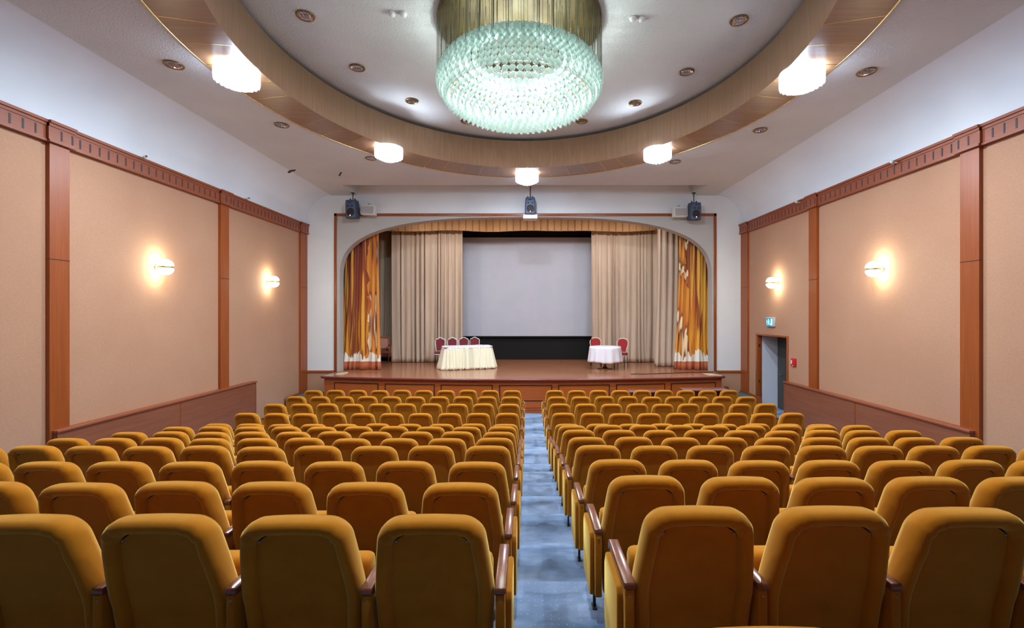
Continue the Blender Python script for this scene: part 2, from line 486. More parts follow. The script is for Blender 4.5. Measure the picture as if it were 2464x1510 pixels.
for i in range(0, 60):   # joints between the veneer boards
    t = 2 * PI * (i + .5) / 60
    a, c = Vector((*ell(INN, t), ZC - .0315)), Vector((*ell(OUT, t), ZC - .0215))
    d = (c - a).cross(Vector((0, 0, 1))).normalized() * .004
    b.add([a - d, a + d, c + d, c - d], [(0, 1, 2, 3)], 1)
S(b.build('trim_oval_soffit', [M['soffit'], M['brass']]))
S(MB().tube([(*ell(OUT, 2 * PI * i / 160), ZC - .02) for i in range(160)], .011, 6, closed=True).build('trim_oval_edge', M['brass']))

# ------------------------------------------------------------------ side wall joinery
PL = [(2.97, 3.23), (6.63, 6.92), (10.33, 10.62), (13.98, YB)]
PR = [(3.1, 3.4), (6.80, 7.10), (10.62, 10.92), (13.97, YB)]
def side(xw, sgn, P, tagname, gy0, gy1, gz):
    b = MB()
    for (a, c) in P:
        b.box(xw, xw + sgn * .06, a, c, 0, HE + 2.52)
        b.box(xw, xw + sgn * .066, a, c, HE + .79, HE + .796, 1)
    S(b.build('trim_pilasters_' + tagname, [M['cherry'], M['dark']]))
    b = MB(); z0, z1 = HE + 2.49, HE + 2.80
    def seg(y0_, y1_, d):
        s = sgn
        b.box(xw, xw + s * d, y0_, y1_, z0 + .02, z1 - .04)
        b.box(xw, xw + s * (d + .018), y0_, y1_, z0, z0 + .03)
        b.box(xw, xw + s * (d + .012), y0_, y1_, z1 - .085, z1 - .04)
        b.box(xw, xw + s * (d + .035), y0_, y1_, z1 - .04, z1)
        y = math.ceil(y0_ / .161) * .161
        while y < y1_ - .02:
            if y > y0_ + .03:
                b.box(xw + s * (d - .002), xw + s * (d + .004), y - .012, y + .012, z0 + .06, z1 - .11, 1)
            y += .161
    edges = [YR]
    for (a, c) in P: edges += [a - .05, min(c + .05, YB)]
    for i in range(len(edges)):
        y0_ = edges[i]; y1_ = edges[i + 1] if i + 1 < len(edges) else YB
        if y1_ - y0_ > .01: seg(y0_, y1_, .06 if i % 2 == 0 else .10)
    S(b.build('trim_cornice_' + tagname, [M['cherry_y'], M['slot']]))
    # guard panel standing against the wall beside the raked rows
    g = thing('guard_panel', 'low brown veneered guard panel along the %s wall beside the seats' % tagname, 'panel', (xw, (gy0 + gy1) / 2, 0))
    h = (gy1 - gy0) / 2
    prof = [(-h, -.0), (h, 0), (h, gz - .04), (-h, gz - .04)]
    bb = MB().prism(prof, sgn * .008, sgn * .125, 'yz')
    for yy in (-h * .03,):
        bb.box(sgn * .12, sgn * .132, yy - .008, yy + .008, .02, gz - .05, 1)
    bb.box(sgn * .12, sgn * .130, -h, -h + .05, 0, gz - .04)
    bb.box(sgn * .12, sgn * .130, h - .03, h, 0, gz - .04)
    bb.build('panel_body', [M['guard'], M['cherry']], g)
    MB().box(sgn * .004, sgn * .15, -h - .01, h + .01, gz - .04, gz).build('top_rail', M['cherry_y'], g, bevel=.006)
side(XL, 1, PL, 'left', 6.67, 11.57, 1.08)
side(XR, -1, PR, 'right', 6.87, 11.86, 1.03)

# ---- door on the right
b = MB()
b.box(XR - .02, XR + .13, DY0 - .07, DY0, 0, DZ + .05); b.box(XR - .02, XR + .13, DY1, DY1 + .08, 0, DZ + .05); b.box(XR - .02, XR + .13, DY0, DY1, DZ, DZ + .05)
fr = S(b.build('door_1', M['cherry'], bevel=.005))
for z in (.75, 1.8):
    MB().box(XR + .03, XR + .07, DY1 - .006, DY1 + .002, z, z + .09).build('hinge', M['brass'], fr)
MB().box(XR + .05, XR + .12, DY0, DY0 + .012, 1.65, 1.76).build('strike_plate', M['brass'], fr)
b = MB()
b.box(XR + .13, XR + .75, DY1, DY1 + .05, -.1, 2.6)
b.box(XR + .13, XR + .75, DY0 - .3, DY0 - .25, -.1, 2.6)
b.box(XR + .13, XR + .75, DY0 - .3, DY1 + .05, 2.5, 2.6)
S(b.build('wall_vestibule', M['doorwhite']))
S(MB().box(XR, XR + .75, DY0 - .3, DY1 + .05, -.1, 0).build('floor_vestibule', M['carpet']))
b = MB().box(XR + .58, XR + .63, DY0 - .25, DY1 - .02, 0.01, 2.48)
dl = S(b.build('door_2', M['doorgrey']))
MB().tube([(XR + .57, DY1 - .2, 1.02), (XR + .53, DY1 - .2, 1.02), (XR + .53, DY1 - .32, 1.02)], .01).build('door_handle', M['chrome'], dl)
MB().box(XR + .56, XR + .6, DY0 + .1, DY0 + .4, 2.02, 2.07).build('door_closer', M['offwhite'], dl)

# ------------------------------------------------------------------ proscenium wall
FX0, FX1, FZ = (811 - VX) * YB / F, (1717 - VX) * YB / F, HE + (753 - 520) * YB / F
b = MB()
b.box(XL, FX0, YB, YB + .3, ZS - .02, zr); b.box(FX1, XR, YB, YB + .3, ZS - .02, zr); b.box(FX0, FX1, YB, YB + .3, FZ, zr)
S(b.build('wall_front', M['white']))
b = MB().box(XL, FX0, YB, YB + .3, -.1, ZS - .02).box(FX1, XR, YB, YB + .3, -.1, ZS - .02)
S(b.build('wall_front_base', M['peach']))
# wood rail under the white piers and wood frame around the arch
tfw = .085
b = MB()
b.box(FX0 - tfw, FX0, YB - .03, YB, ZS, FZ + tfw); b.box(FX1, FX1 + tfw, YB - .03, YB, ZS, FZ + tfw); b.box(FX0 - tfw, FX1 + tfw, YB - .03, YB, FZ, FZ + tfw)
S(b.build('trim_arch_frame', M['cherry'], bevel=.006))
b = MB(); b.box(XL, FX0 - tfw, YB - .035, YB, ZS - .03, ZS + .03); b.box(FX1 + tfw, XR, YB - .035, YB, ZS - .03, ZS + .03)
S(b.build('trim_pier_rail', M['cherry_x']))
# grey arch panel
ax, hw, hh, zsp = (1265 - VX) * YB / F, 448 * YB / F, 149 * YB / F, HE + (753 - 671) * YB / F
arc = []
K = 44
for i in range(K + 1):
    t = PI * i / K
    c, s_ = math.cos(t), math.sin(t)
    p = 2 / 2.9
    arc.append((ax - hw * math.copysign(abs(c) ** p, c), zsp + hh * abs(s_) ** p))
arc = [(ax - hw, ZS)] + arc + [(ax + hw, ZS)]
b = MB(); y0, y1 = YB + .0, YB + .32
outl = []
for (x, z) in arc:
    if z <= zsp + 1e-6 and x < ax: outl.append((FX0, z))
    elif z <= zsp + 1e-6: outl.append((FX1, z))
    else:
        u = (x - ax) / hw
        # push outwards to the rectangle
        dx, dz = (x - ax), (z - zsp) + .001
        k = min((FX1 - ax) / dx if dx > 0 else 1e9, (FX0 - ax) / dx if dx < 0 else 1e9, (FZ - zsp) / dz)
        outl.append((ax + dx * k, zsp + dz * k))
nn = len(arc)
b.add([(x, y0 + .004, z) for x, z in arc] + [(x, y0 + .004, z) for x, z in outl], [(i, i + 1, i + 1 + nn, i + nn) for i in range(nn - 1)])
for cxr, s0 in ((FX0, -1), (FX1, 1)):   # corner fillers
    idx = [i for i in range(nn) if (abs(outl[i][0] - cxr) < 1e-4)]
    i = idx[-1] if s0 < 0 else idx[0]
    j = i + 1 if s0 < 0 else i - 1
    b.add([(outl[i][0], y0 + .004, outl[i][1]), (cxr, y0 + .004, FZ), (outl[j][0], y0 + .004, outl[j][1])], [(0, 1, 2)])
S(b.build('wall_arch_face', M['greypanel']))
b = MB(); b.add([(x, y0 + .004, z) for x, z in arc] + [(x, y1, z) for x, z in arc], [(i, i + 1, i + 1 + nn, i + nn) for i in range(nn - 1)], 0, True)
S(b.build('wall_arch_reveal', M['greypanel']))

# ------------------------------------------------------------------ stage
SXC, SHW = -.13, 5.86
def sy(x): return 12.71 + .60 * ((x - SXC) / SHW) ** 2
X0, X1 = SXC - SHW, SXC + SHW
stage = thing('stage', 'wooden stage with glossy parquet floor, red nosing and panelled front', 'stage', (0, 14, 0))
def rel(b): b.v = [(x, y - 14, z) for x, y, z in b.v]; return b
nx = 40
top = [(X0 + (X1 - X0) * i / nx, sy(X0 + (X1 - X0) * i / nx)) for i in range(nx + 1)]
deck = top + [(X1, YB - .005), (FX1 - .01, YB - .005), (FX1 - .01, YB + .325), (XR - .01, YB + .325), (XR - .01, 18.09), (XL + .01, 18.09), (XL + .01, YB + .325), (FX0 + .01, YB + .325), (FX0 + .01, YB - .005), (X0, YB - .005)]
rel(MB().prism(deck, ZS - .05, ZS, 'xy')).build('deck', M['parquet'], stage)
no = [(x, y - .03, ZS - .027) for x, y in top] + [(X1 + .03, sy(X1), ZS - .027), (X1 + .03, YB - .02, ZS - .027)]
no = [(X0 - .03, YB - .02, ZS - .027), (X0 - .03, sy(X0), ZS - .027)] + no
rel(MB().tube(no, .032, 10)).build('nosing', M['nosing'], stage)
body = [(x, y + .04) for x, y in top] + [(X1 - .03, YB - .01), (X0 + .03, YB - .01)]
body[0] = (X0 + .03, body[0][1]); body[nx] = (X1 - .03, body[nx][1])
rel(MB().prism(body, 0.0, ZS - .05, 'xy')).build('front_carcass', M['cherry_x'], stage)
# seven framed panels with a dark groove, and a proud plinth
pan = [(792, 908), (924, 1048), (1062, 1187), (1202, 1328), (1342, 1466), (1481, 1603), (1617, 1735)]
for a, c in pan:
    xa, xb = (a - VX) * 12.95 / F, (c - VX) * 12.95 / F
    b = MB(); g = .012
    def strip(xa, xb, za, zb, off, mi):
        k = 6
        for i in range(k):
            u0, u1 = xa + (xb - xa) * i / k, xa + (xb - xa) * (i + 1) / k
            f0, f1 = sy(u0) + .04 - off, sy(u1) + .04 - off
            b.add([(u0, f0, za), (u1, f1, za), (u1, f1, zb), (u0, f0, zb), (u0, f0 + off + .002, za), (u1, f1 + off + .002, za), (u1, f1 + off + .002, zb), (u0, f0 + off + .002, zb)],
                  [(0, 1, 2, 3), (3, 2, 6, 7), (0, 1, 5, 4), (0, 3, 7, 4), (1, 2, 6, 5)], mi)
    zt, zb_ = ZS - .17, .33
    strip(xa, xb, zb_, zt, .004, 1)
    strip(xa + .032, xb - .032, zb_ + .03, zt - .03, .008, 0)
    rel(b).build('front_panel', [M['cherry_x'], M['dark']], stage)
b = MB()
for (z0_, z1_, d) in ((0, .10, .03), (.10, .125, .045), (.155, .17, .02)):
    for i in range(nx):
        (u0, v0), (u1, v1) = top[i], top[i + 1]
        b.add([(u0, v0 + .04 - d, z0_), (u1, v1 + .04 - d, z0_), (u1, v1 + .04 - d, z1_), (u0, v0 + .04 - d, z1_), (u0, v0 + .05, z1_), (u1, v1 + .05, z1_)], [(0, 1, 2, 3), (3, 2, 5, 4)])
rel(b).build('plinth', M['cherry_x'], stage)
# stage house
b = MB(); b.box(XL - .1, XL, YB + .3, 18.2, 0, ZC); b.box(XR, XR + .1, YB + .3, 18.2, 0, ZC); b.box(XL, XR, 18.1, 18.2, 0, ZC)
S(b.build('wall_stage', M['backwall']))
S(MB().box(XL, XR, YB + .3, 18.2, ZC, ZC + .1).build('ceiling_stage', M['backwall']))
S(MB().box(-3.2, 3.2, 18.04, 18.10, ZS, ZS + .07).build('baseboard_stage', M['valance']))

# black masking and screen
scr = thing('projection_screen', 'large pale grey projection screen hung between black masking cloths', 'screen', (0, 17.9, 0))
xa, xb = (1104 - VX) * 17.9 / F, (1432 - VX) * 17.9 / F
zt, zb_ = HE + (753 - 571) * 17.9 / F, HE - (808 - 753) * 17.9 / F
MB().box(xa, xb, 0, .012, zb_, zt).build('screen_cloth', M['screen'], scr)
MB().box(xa, xb, -.012, .02, zb_ - .05, zb_).build('bottom_bar', M['black'], scr)
tag(MB().box(-3.4, 3.3, 18.0, 18.03, ZS + .02, HE + 3.6).build('masking_cloth', M['black']), 'black masking cloth behind the projection screen', 'backdrop')

# ------------------------------------------------------------------ curtains
def curtain(name, mat, xa_top, xb_top, xa_bot, xb_bot, Y, zt, amp, folds, seed, label, bulge=0, nu=None, hem=0.0, cat='curtain'):
    r = random.Random(seed)
    ph = [r.uniform(0, 6.28) for _ in range(6)]
    jit = [r.uniform(.5, 1.9) for _ in range(folds + 2)]
    cum = [0]
    for j in jit[:folds]: cum.append(cum[-1] + j)
    tot = cum[-1]
    def phase(u):
        p = u * tot
        for i in range(folds):
            if p <= cum[i + 1]: return (i + (p - cum[i]) / (cum[i + 1] - cum[i])), i
        return folds, folds - 1
    ampf = [r.choice((.25, .5, .8, 1.1, 1.4)) * r.uniform(.8, 1.2) for _ in range(folds + 1)]
    nu = nu or folds * 10
    def fn(u, v):
        z = zt + (ZS + hem - zt) * v
        k, i = phase(u)
        a = amp * ampf[i] * (0.65 + .5 * v)
        sway = .15 * math.sin(v * 2.2 + ph[0]) * math.sin(u * 7 + ph[1])
        w = math.sin(2 * PI * (k + .25 * sway)) + .3 * math.sin(u * 23 + ph[4])
        w = math.copysign(abs(w) ** .8, w)
        e = v ** 6
        xt = xa_top + (xb_top - xa_top) * u; xbm = xa_bot + (xb_bot - xa_bot) * u
        vv = v ** 2.2
        x = xt + (xbm - xt) * vv + .35 * a * math.sin(4 * PI * k + ph[2])
        y = Y + a * w - bulge * vv + e * .04 * math.sin(k * 5 + ph[3])
        return (x, y, z + .012 * e * abs(math.sin(3 * PI * k)) + .006 * e)
    b = MB().grid(fn, nu, 30)
    o = b.build(name, mat)
    sm = o.modifiers.new('thickness', 'SOLIDIFY'); sm.thickness = .004; sm.offset = 0
    return tag(o, label, cat)
def PX(x, Y): return (x - VX) * Y / F
ZT = HE + 3.25
curtain('stage_curtain', M['orange_l'], PX(832, 14.95), PX(911, 14.95), PX(815, 14.9), PX(918, 14.9), 14.92, HE + 2.95, .045, 8, 3, 'orange batik stage curtain with white and terracotta hem at the left of the stage', .12)
curtain('stage_curtain', M['orange_r'], PX(1634, 14.95), PX(1706, 14.95), PX(1618, 14.9), PX(1704, 14.9), 14.92, HE + 2.95, .045, 8, 5, 'orange batik stage curtain with brown curls at the right of the stage', .12)
curtain('leg_curtain', M['beige'], PX(942, 17.1), PX(1113, 17.1), PX(945, 17.1), PX(1113, 17.1), 17.08, ZT, .06, 15, 8, 'wide pleated beige curtain left of the screen', .05)
curtain('leg_curtain', M['beige'], PX(1422, 17.1), PX(1586, 17.1), PX(1422, 17.1), PX(1584, 17.1), 17.08, ZT, .06, 14, 9, 'wide pleated beige curtain right of the screen', .05)
curtain('leg_curtain', M['greydrape'], PX(880, 17.6), PX(965, 17.6), PX(880, 17.6), PX(960, 17.6), 17.6, ZT, .04, 6, 10, 'grey beige curtain in the far left corner behind the wooden armchair', 0, hem=.12)
curtain('leg_curtain', M['beige'], PX(1583, 15.75), PX(1660, 15.75), PX(1574, 15.75), PX(1650, 15.75), 15.78, HE + 3.15, .05, 6, 12, 'nearer smooth beige curtain beside the right orange curtain', .1)
# valance of box pleats
def val(u, v):
    k = u * 42; f = k % 1
    y = 16.75 + (.05 if f < .12 else 0) + .008 * math.sin(k * 3)
    return (PX(925, 16.8) + (PX(1612, 16.8) - PX(925, 16.8)) * u, y, HE + 3.66 - (.64 + .03 * math.sin(u * 21) * math.sin(u * 5)) * v)
o = MB().grid(val, 42 * 8, 6, smooth=False).build('valance', M['valance'])
sm = o.modifiers.new('thickness', 'SOLIDIFY'); sm.thickness = .006
tag(o, 'short tan box-pleated valance across the top of the stage', 'valance')

# ------------------------------------------------------------------ unseen batten of lamps added above the arch to light the curtains
bt = thing('added_fill_batten', 'added unseen black batten of fill lamps above the stage behind the arch', 'added fill light', (0, 15.3, HE + 3.42))
MB().tube([(-4.2, 0, .25), (4.2, 0, .25)], .025).build('fill_batten_pipe', M['blackmetal'], bt)
for i in range(6):
    x = -3.75 + 1.5 * i
    hd = MB().lathe([(.06, .1), (.09, .08), (.11, -.08), (.115, -.1), (.1, -.1), (.05, .0)], 16, (x, 0, .1), cap=False).build('fill_lamp_housing', M['blackmetal'], bt)
    d = bpy.data.lights.new('added fill lamp', 'SPOT'); d.energy = 75; d.color = (1, .96, .91); d.spot_size = 2.6; d.spot_blend = .9; d.shadow_soft_size = .12
    lo = bpy.data.objects.new('added_fill_light', d); col.objects.link(lo); lo.location = (x, 0, -.02); lo.parent = bt
    lo.rotation_euler = (math.radians(32), 0, 0)

# ------------------------------------------------------------------ theatre seats
def yr(h): return (SH - h) * .26 if h > .45 else (SH - .45) * .26 + (.45 - h) * .10
def w0(h):
    if h > .5: return .249 + (.206 - .249) * ((h - .5) / .36) ** 1.25
    return .249 - .018 * (.5 - h) / .36
def halfw(h, d):
    ht = SH - d; r = max(.085 - .5 * d, .02); base = w0(h) - d
    if h > ht - r:
        q = min(1, (h - (ht - r)) / r)
        return base - r + r * math.sqrt(max(0, 1 - q * q))
    return base
def backrest_mesh():
    H0 = .14; b = MB(); rings = [(.064, .006), (.061, -.005), (.052, -.020), (.034, -.031), (.012, -.024), (0, 0.0), (-.003, .03), (0, .06), (.012, .088), (.035, .106), (.065, .112)]
    def ring(d, t):
        pts = []
        ht = SH - d; r = max(.085 - .5 * d, .02)
        hs = [H0 + (ht - r - H0) * i / 12 for i in range(12)] + [ht - r + r * math.sin(PI / 2 * i / 7) for i in range(8)]
        right = [(halfw(h, d), h) for h in hs]
        topw = right[-1][0]
        topp = [(topw - 2 * topw * i / 8, ht + .004 * math.sin(PI * i / 8)) for i in range(1, 8)]
        left = [(-x, h) for x, h in right[::-1]]
        for k, (x, h) in enumerate(right + topp + left):
            f = min(1, max(0, (h - .16) / .25))          # the roll flattens towards the foot
            tt = t if t > 0 else t * (.45 + .55 * f)
            crease = 0
            if t < 0 and h > ht - .12 and abs(x) > topw - .02: crease = .004 * math.sin(k * 2.1)
            pts.append((x, yr(min(h, SH)) + tt + crease, h))
        return pts
    R = [ring(d, t) for d, t in rings]; n = len(R[0]); vs = [p for r in R for p in r]
    fs = [(j * n + i, j * n + (i + 1) % n, (j + 1) * n + (i + 1) % n, (j + 1) * n + i) for j in range(len(R) - 1) for i in range(n)]
    fs.append(tuple((len(R) - 1) * n + i for i in range(n)))
    b.add(vs, fs, 0, True)
    return b.mesh('backrest', M['velvet'])
def panel_mesh():
    b = MB(); H0 = .14
    def fn(u, v):
        h = H0 + (SH - .064 - H0) * v
        h = min(h, SH - .0645)
        x = halfw(h, .064) * (2 * u - 1)
        return (x, yr(h) + .006 - .006 * math.sin(PI * u) * math.sin(PI * min(1, v * 1.1)), h)
    b.grid(fn, 8, 22)
    return b.mesh('back_panel', M['velvet'])
MESH = {}
MESH['backrest'] = backrest_mesh(); MESH['back_panel'] = panel_mesh()
def rounded_box(x0, x1, y0, y1, z0, z1, r, mat, name, seg=3): return MB().box(x0, x1, y0, y1, z0, z1).mesh(name, mat, r, seg)
MESH['seat'] = rounded_box(-.232, .232, .235, .345, .17, .575, .035, M['velvet'], 'seat')
def arm_panel_mesh():
    pr = [(.055, .16), (.39, .16), (.415, .20), (.415, .49), (.40, .525), (.055, .525)]
    return MB().prism(pr, -.020, .020, 'yz').mesh('arm_panel', M['velvet'], .007, 2)
def armrest_mesh():
    pr = [(.053, .527), (.40, .527), (.427, .50), (.437, .50), (.44, .53), (.42, .553), (.057, .553), (.053, .545)]
    return MB().prism(pr, -.0235, .0235, 'yz').mesh('armrest', M['armwood'], .004, 2)
MESH['arm_panel'] = arm_panel_mesh(); MESH['armrest'] = armrest_mesh()
def side_pad(s):
    pr = [(.10, .15), (.38, .15), (.412, .19), (.412, .46), (.38, .515), (.10, .515), (.085, .49), (.085, .18)]
    a, c = (.021, .047) if s > 0 else (-.047, -.021)
    return MB().prism(pr, a, c, 'yz').mesh('side_pad', M['velvet'], .010, 3)
MESH['pad+'] = side_pad(1); MESH['pad-'] = side_pad(-1)
MESH['foot'] = MB().box(-.008, .008, .22, .245, .006, .165).box(-.014, .014, .20, .265, 0, .008).mesh('foot', M['blackmetal'])
MESH['screw'] = MB().lathe([(.0, -.004), (.004, -.0035), (.007, 0), (.007, .004)], 10, axis='y').mesh('screw', M['screw'])
def seat_proto(pitch, arms, pads, screws):
    """arms: x signs that carry an arm; pads: signs with an upholstered aisle side"""
    t = thing('auditorium_seat', '', 'seat')
    def P(name, me, loc=(0, 0, 0), par=None):
        o = bpy.data.objects.new(name, me); col.objects.link(o); o.parent = par or t; o.location = loc; return o
    P('backrest', MESH['backrest']); bp = P('back_panel', MESH['back_panel']); P('seat', MESH['seat'])
    for s in arms:
        x = s * pitch / 2
        ap = P('arm_panel', MESH['arm_panel'], (x, 0, 0)); P('armrest', MESH['armrest'], (x, 0, 0)); P('foot', MESH['foot'], (0, 0, 0), ap)
        if screws: P('screw', MESH['screw'], (0, .055, .50), ap)
        if s in pads: P('side_pad', MESH['pad+'] if s > 0 else MESH['pad-'], (x, 0, 0))
    if screws:
        for s in (-1, 1): P('screw', MESH['screw'], (s * .145, yr(.765) + .004, .765), bp)
    return t
WORD = ['zeroth', 'first', 'second', 'third', 'fourth', 'fifth', 'sixth', 'seventh', 'eighth', 'ninth', 'tenth', 'eleventh', 'twelfth']
protos = {}
nseat = 0
for k, (Y, zr_, zl_) in enumerate(ROWS):
    for blk, x_first, pitch, cnt, ztop, sg in (('right', .695, .55, 9, zr_, 1), ('left', -.388, .556, 10, zl_, -1)):
        if k == 0 and blk == 'left': continue
        for j in range(cnt):
            X = x_first + sg * j * pitch
            if k == 0: X = .60 + j * .55
            yn = Y + .42
            if sg > 0 and VX + (X - .26) * F / yn > 2475: continue
            if sg < 0 and VX + (X + .26) * F / yn < -12: continue
            if k == 0 and j > 1: continue
            aisle = j == 0; last = j == cnt - 1
            screws = k <= 7
            key = (blk, aisle, last, screws)
            arms = [-sg] + ([sg] if last else []); pads = ([-sg] if aisle else []) + ([sg] if last else [])
            if key not in protos: protos[key] = seat_proto(pitch, arms, pads, screws); o = protos[key]
            else: o = copy_tree(protos[key])
            if k == 0: ztop = zr_ - .045 * j
            fz = FLOORZ[k]; r = random.Random(k * 100 + j + (50 if sg > 0 else 0))
            o.location = (X + r.uniform(-.003, .003), Y + (0 if k < 4 else r.uniform(-.008, .008)), fz)
            o.scale = (1, 1, (HE + ztop - fz + r.uniform(-.006, .006)) / SH)
            o.rotation_euler = (0, 0, r.uniform(-.006, .006))
            pos = 'on the aisle' if aisle else '%s from the aisle' % WORD[j + 1]
            if k == 0: lab = 'mustard velvet seat barely showing at the bottom edge, %s' % ('nearer the aisle' if j == 0 else 'farther from the aisle')
            elif k == 12: lab = 'mustard velvet seat, %s block, row nearest the stage, %s' % (blk, pos)
            else: lab = 'mustard velvet seat, %s block, %s full row from the bottom, %s' % (blk, WORD[k], pos)
            o['label'] = lab; o['group'] = 'mustard auditorium seats'
            nseat += 1
print('seats', nseat)

# ------------------------------------------------------------------ chandelier
CHY, CHX = 7.0, -.12
CR, CC, CZ = 1.25, .47, HE + 3.52
ch = thing('chandelier', 'huge round chandelier of pale green glass drops hung on bead strings', 'chandelier', (CHX, CHY, ZU + .07))
zo = ZU + .07
MB().lathe([(0.0, 0), (1.23, 0), (1.25, -.02), (1.25, -.07), (1.22, -.085), (0.0, -.085)], 72, cap=False).build('ceiling_plate', M['brassdisc'], ch)
MB().lathe([(.0, -.085), (.05, -.085), (.03, -.13), (.03, -.16), (.045, -.2), (.0, -.23)], 16, cap=False).build('centre_boss', M['brass'], ch)
def petal_geo():
    """flat bulb with a pointed foot, hung by its top; local x across, y outwards, z up"""
    prof = [(0.0, .005), (.012, .0), (.03, -.018), (.043, -.042), (.044, -.06), (.034, -.082), (.016, -.1), (.0, -.118)]
    vs, fs = [], []; n = 8
    for r, h in prof:
        for i in range(n):
            a = 2 * PI * i / n; vs.append((r * math.cos(a), .42 * r * math.sin(a), h))
    for j in range(len(prof) - 1):
        for i in range(n): fs.append((j * n + i, j * n + (i + 1) % n, (j + 1) * n + (i + 1) % n, (j + 1) * n + i))
    return vs, fs
pv, pf = petal_geo()
drops = []; strings = []
ntier = 22
for ti in range(ntier):
    ph = -PI / 2 * .93 + (PI * .93 / 2 + PI / 2 * .62) * ti / (ntier - 1)   # latitude from bottom to upper rim
    r = CR * math.cos(ph); z = CZ + CC * math.sin(ph)
    cnt = max(6, int(2 * PI * r / .098))
    for i in range(cnt):
        a = 2 * PI * (i + .5 * (ti % 2)) / cnt
        drops.append((r * math.cos(a), r * math.sin(a), z - zo + .05, a, ph))
        if ph > -.12 and i % 2 == 0: strings.append((r * math.cos(a), r * math.sin(a), z - zo + .055))
def put_petals(b, lst):
    for (x, y, z, a, ph) in lst:
        rot = Matrix.Rotation(a - PI / 2, 3, 'Z') @ Matrix.Rotation(random.uniform(-.12, .12), 3, 'Y') @ Matrix.Rotation(.45 if ph < -.5 else 0.0, 3, 'X')
        b.add([tuple(rot @ Vector(p) * 1.2 + Vector((x, y, z))) for p in pv], pf, 0, True)
drops.sort(key=lambda d: (d[0] + CHX) ** 2 + (d[1] + CHY) ** 2 + (d[2] + zo - HE) ** 2)
vis = [d for d in drops if d[1] < 0]
near = vis[::max(1, len(vis) // 400)][:100]
near = vis[:100]
ns = set(id(d) for d in near)
for d in near:
    b = MB(); put_petals(b, [d]); b.build('glass_drop', M['petal'], ch)
b = MB(); put_petals(b, [d for d in drops if id(d) not in ns]); b.build('glass_drop', M['petal'], ch, kind='stuff')
strings.sort(key=lambda p: p[1])
def put_string(b, p): b.tube([(p[0], p[1], -.08), (p[0], p[1], p[2])], .0028, 4)
for p in strings[:100]:
    b = MB(); put_string(b, p); b.build('bead_string', M['string'], ch)
b = MB()
for p in strings[100:]: put_string(b, p)
b.build('bead_string', M['string'], ch, kind='stuff')
# inner frame: brass hoops that carry the drops, and the bulbs
b = MB()
for lat in (-.5, .45):
    r = (CR - .06) * math.cos(lat); z = CZ + (CC - .03) * math.sin(lat) - zo
    b.tube([(r * math.cos(2 * PI * i / 64), r * math.sin(2 * PI * i / 64), z) for i in range(64)], .006, 5, closed=True)
b.build('hoops', M['brass'], ch)
for q in range(6): light('chandelier_light', (.72 * math.cos(q * PI / 3), .72 * math.sin(q * PI / 3), CZ - zo + .24), 31, (.90, 1.0, .98), .05, ch)
light('chandelier_light', (0, 0, CZ - zo + .05), 50, (.92, 1.0, .98), .12, ch)
light('chandelier_light', (0, -.1, CZ - zo + .40), 14, (.72, 1.0, .80), .10, ch)
print('drops', len(drops), 'strings', len(strings))

# ------------------------------------------------------------------ ring lamps
def shade_mesh():
    b = MB(); 
    for R, cnt, zt in ((.30, 22, -.01), (.24, 18, -.03), (.17, 13, -.05), (.10, 8, -.07)):
        for i in range(cnt):
            a = 2 * PI * i / cnt
            rot = Matrix.Rotation(a - PI / 2, 3, 'Z')
            w_ = 2 * PI * R / cnt * .55; H = .22 + .03 * (1 - R / .3)
            pr = [(-w_, 0), (w_, 0), (w_, -H * .72), (w_ * .8, -H * .86), (w_ * .4, -H * .97), (0, -H), (-w_ * .4, -H * .97), (-w_ * .8, -H * .86), (-w_, -H * .72)]
            vs = [tuple(rot @ Vector((x, -.006, z)) + Vector((R * math.cos(a), R * math.sin(a), zt))) for x, z in pr] + [tuple(rot @ Vector((x, .006, z)) + Vector((R * math.cos(a), R * math.sin(a), zt))) for x, z in pr]
            n = len(pr); b.add(vs, [tuple(range(n)), tuple(range(2 * n - 1, n - 1, -1))] + [(q, (q + 1) % n, (q + 1) % n + n, q + n) for q in range(n)])
    return b.mesh('glass_shade', M['shade'])
SM = shade_mesh()
PLM = MB().lathe([(0, -.002), (.15, -.002), (.155, -.01), (.15, -.03), (.0, -.03)], 40, cap=False).mesh('base_plate', M['brass'])
BULB = MB().lathe([(0, -.2), (.035, -.185), (.05, -.15), (.04, -.11), (.022, -.08), (.02, -.05), (0, -.05)], 14, cap=False).mesh('bulb', emit('lit bulb', (.93, .96, 1.0), 60))
RL = [(577, -4.37, 6.85, 'near left lamp of'), (932, -3.09, 10.15, 'lamp left of centre on'), (1268, -.01, 12.0, 'middle lamp on'), (1580, 2.93, 10.25, 'lamp right of centre on'),
      (1927, 4.19, 6.95, 'near right lamp of'), (0, 2.9, 3.75, 0), (0, -3.1, 3.75, 0), (0, -.05, 2.05, 0)]
for px_, X, Y, lb in RL:
    lab = 'glowing white glass ceiling lamp, %s the oval ring' % lb if lb else 'glowing glass ceiling lamp on the near part of the oval ring overhead'
    t = thing('ring_lamp', lab, 'ceiling lamp', (X, Y, ZC - .028), group='glass lamps around the oval ring')
    for nm, me in (('base_plate', PLM), ('glass_shade', SM)):
        o = bpy.data.objects.new(nm, me); col.objects.link(o); o.parent = t
    for q in range(3):
        o = bpy.data.objects.new('bulb', BULB); col.objects.link(o); o.parent = t; o.location = (.13 * math.cos(q * 2.094 + .5), .13 * math.sin(q * 2.094 + .5), 0)
    light('ring_lamp_light', (0, 0, -.09), 130, (.86, .93, 1.0), .05, t)
    light('ring_lamp_light', (0, 0, -.22), 560 if lb else 200, (.80, .92, 1.0), .07, t)

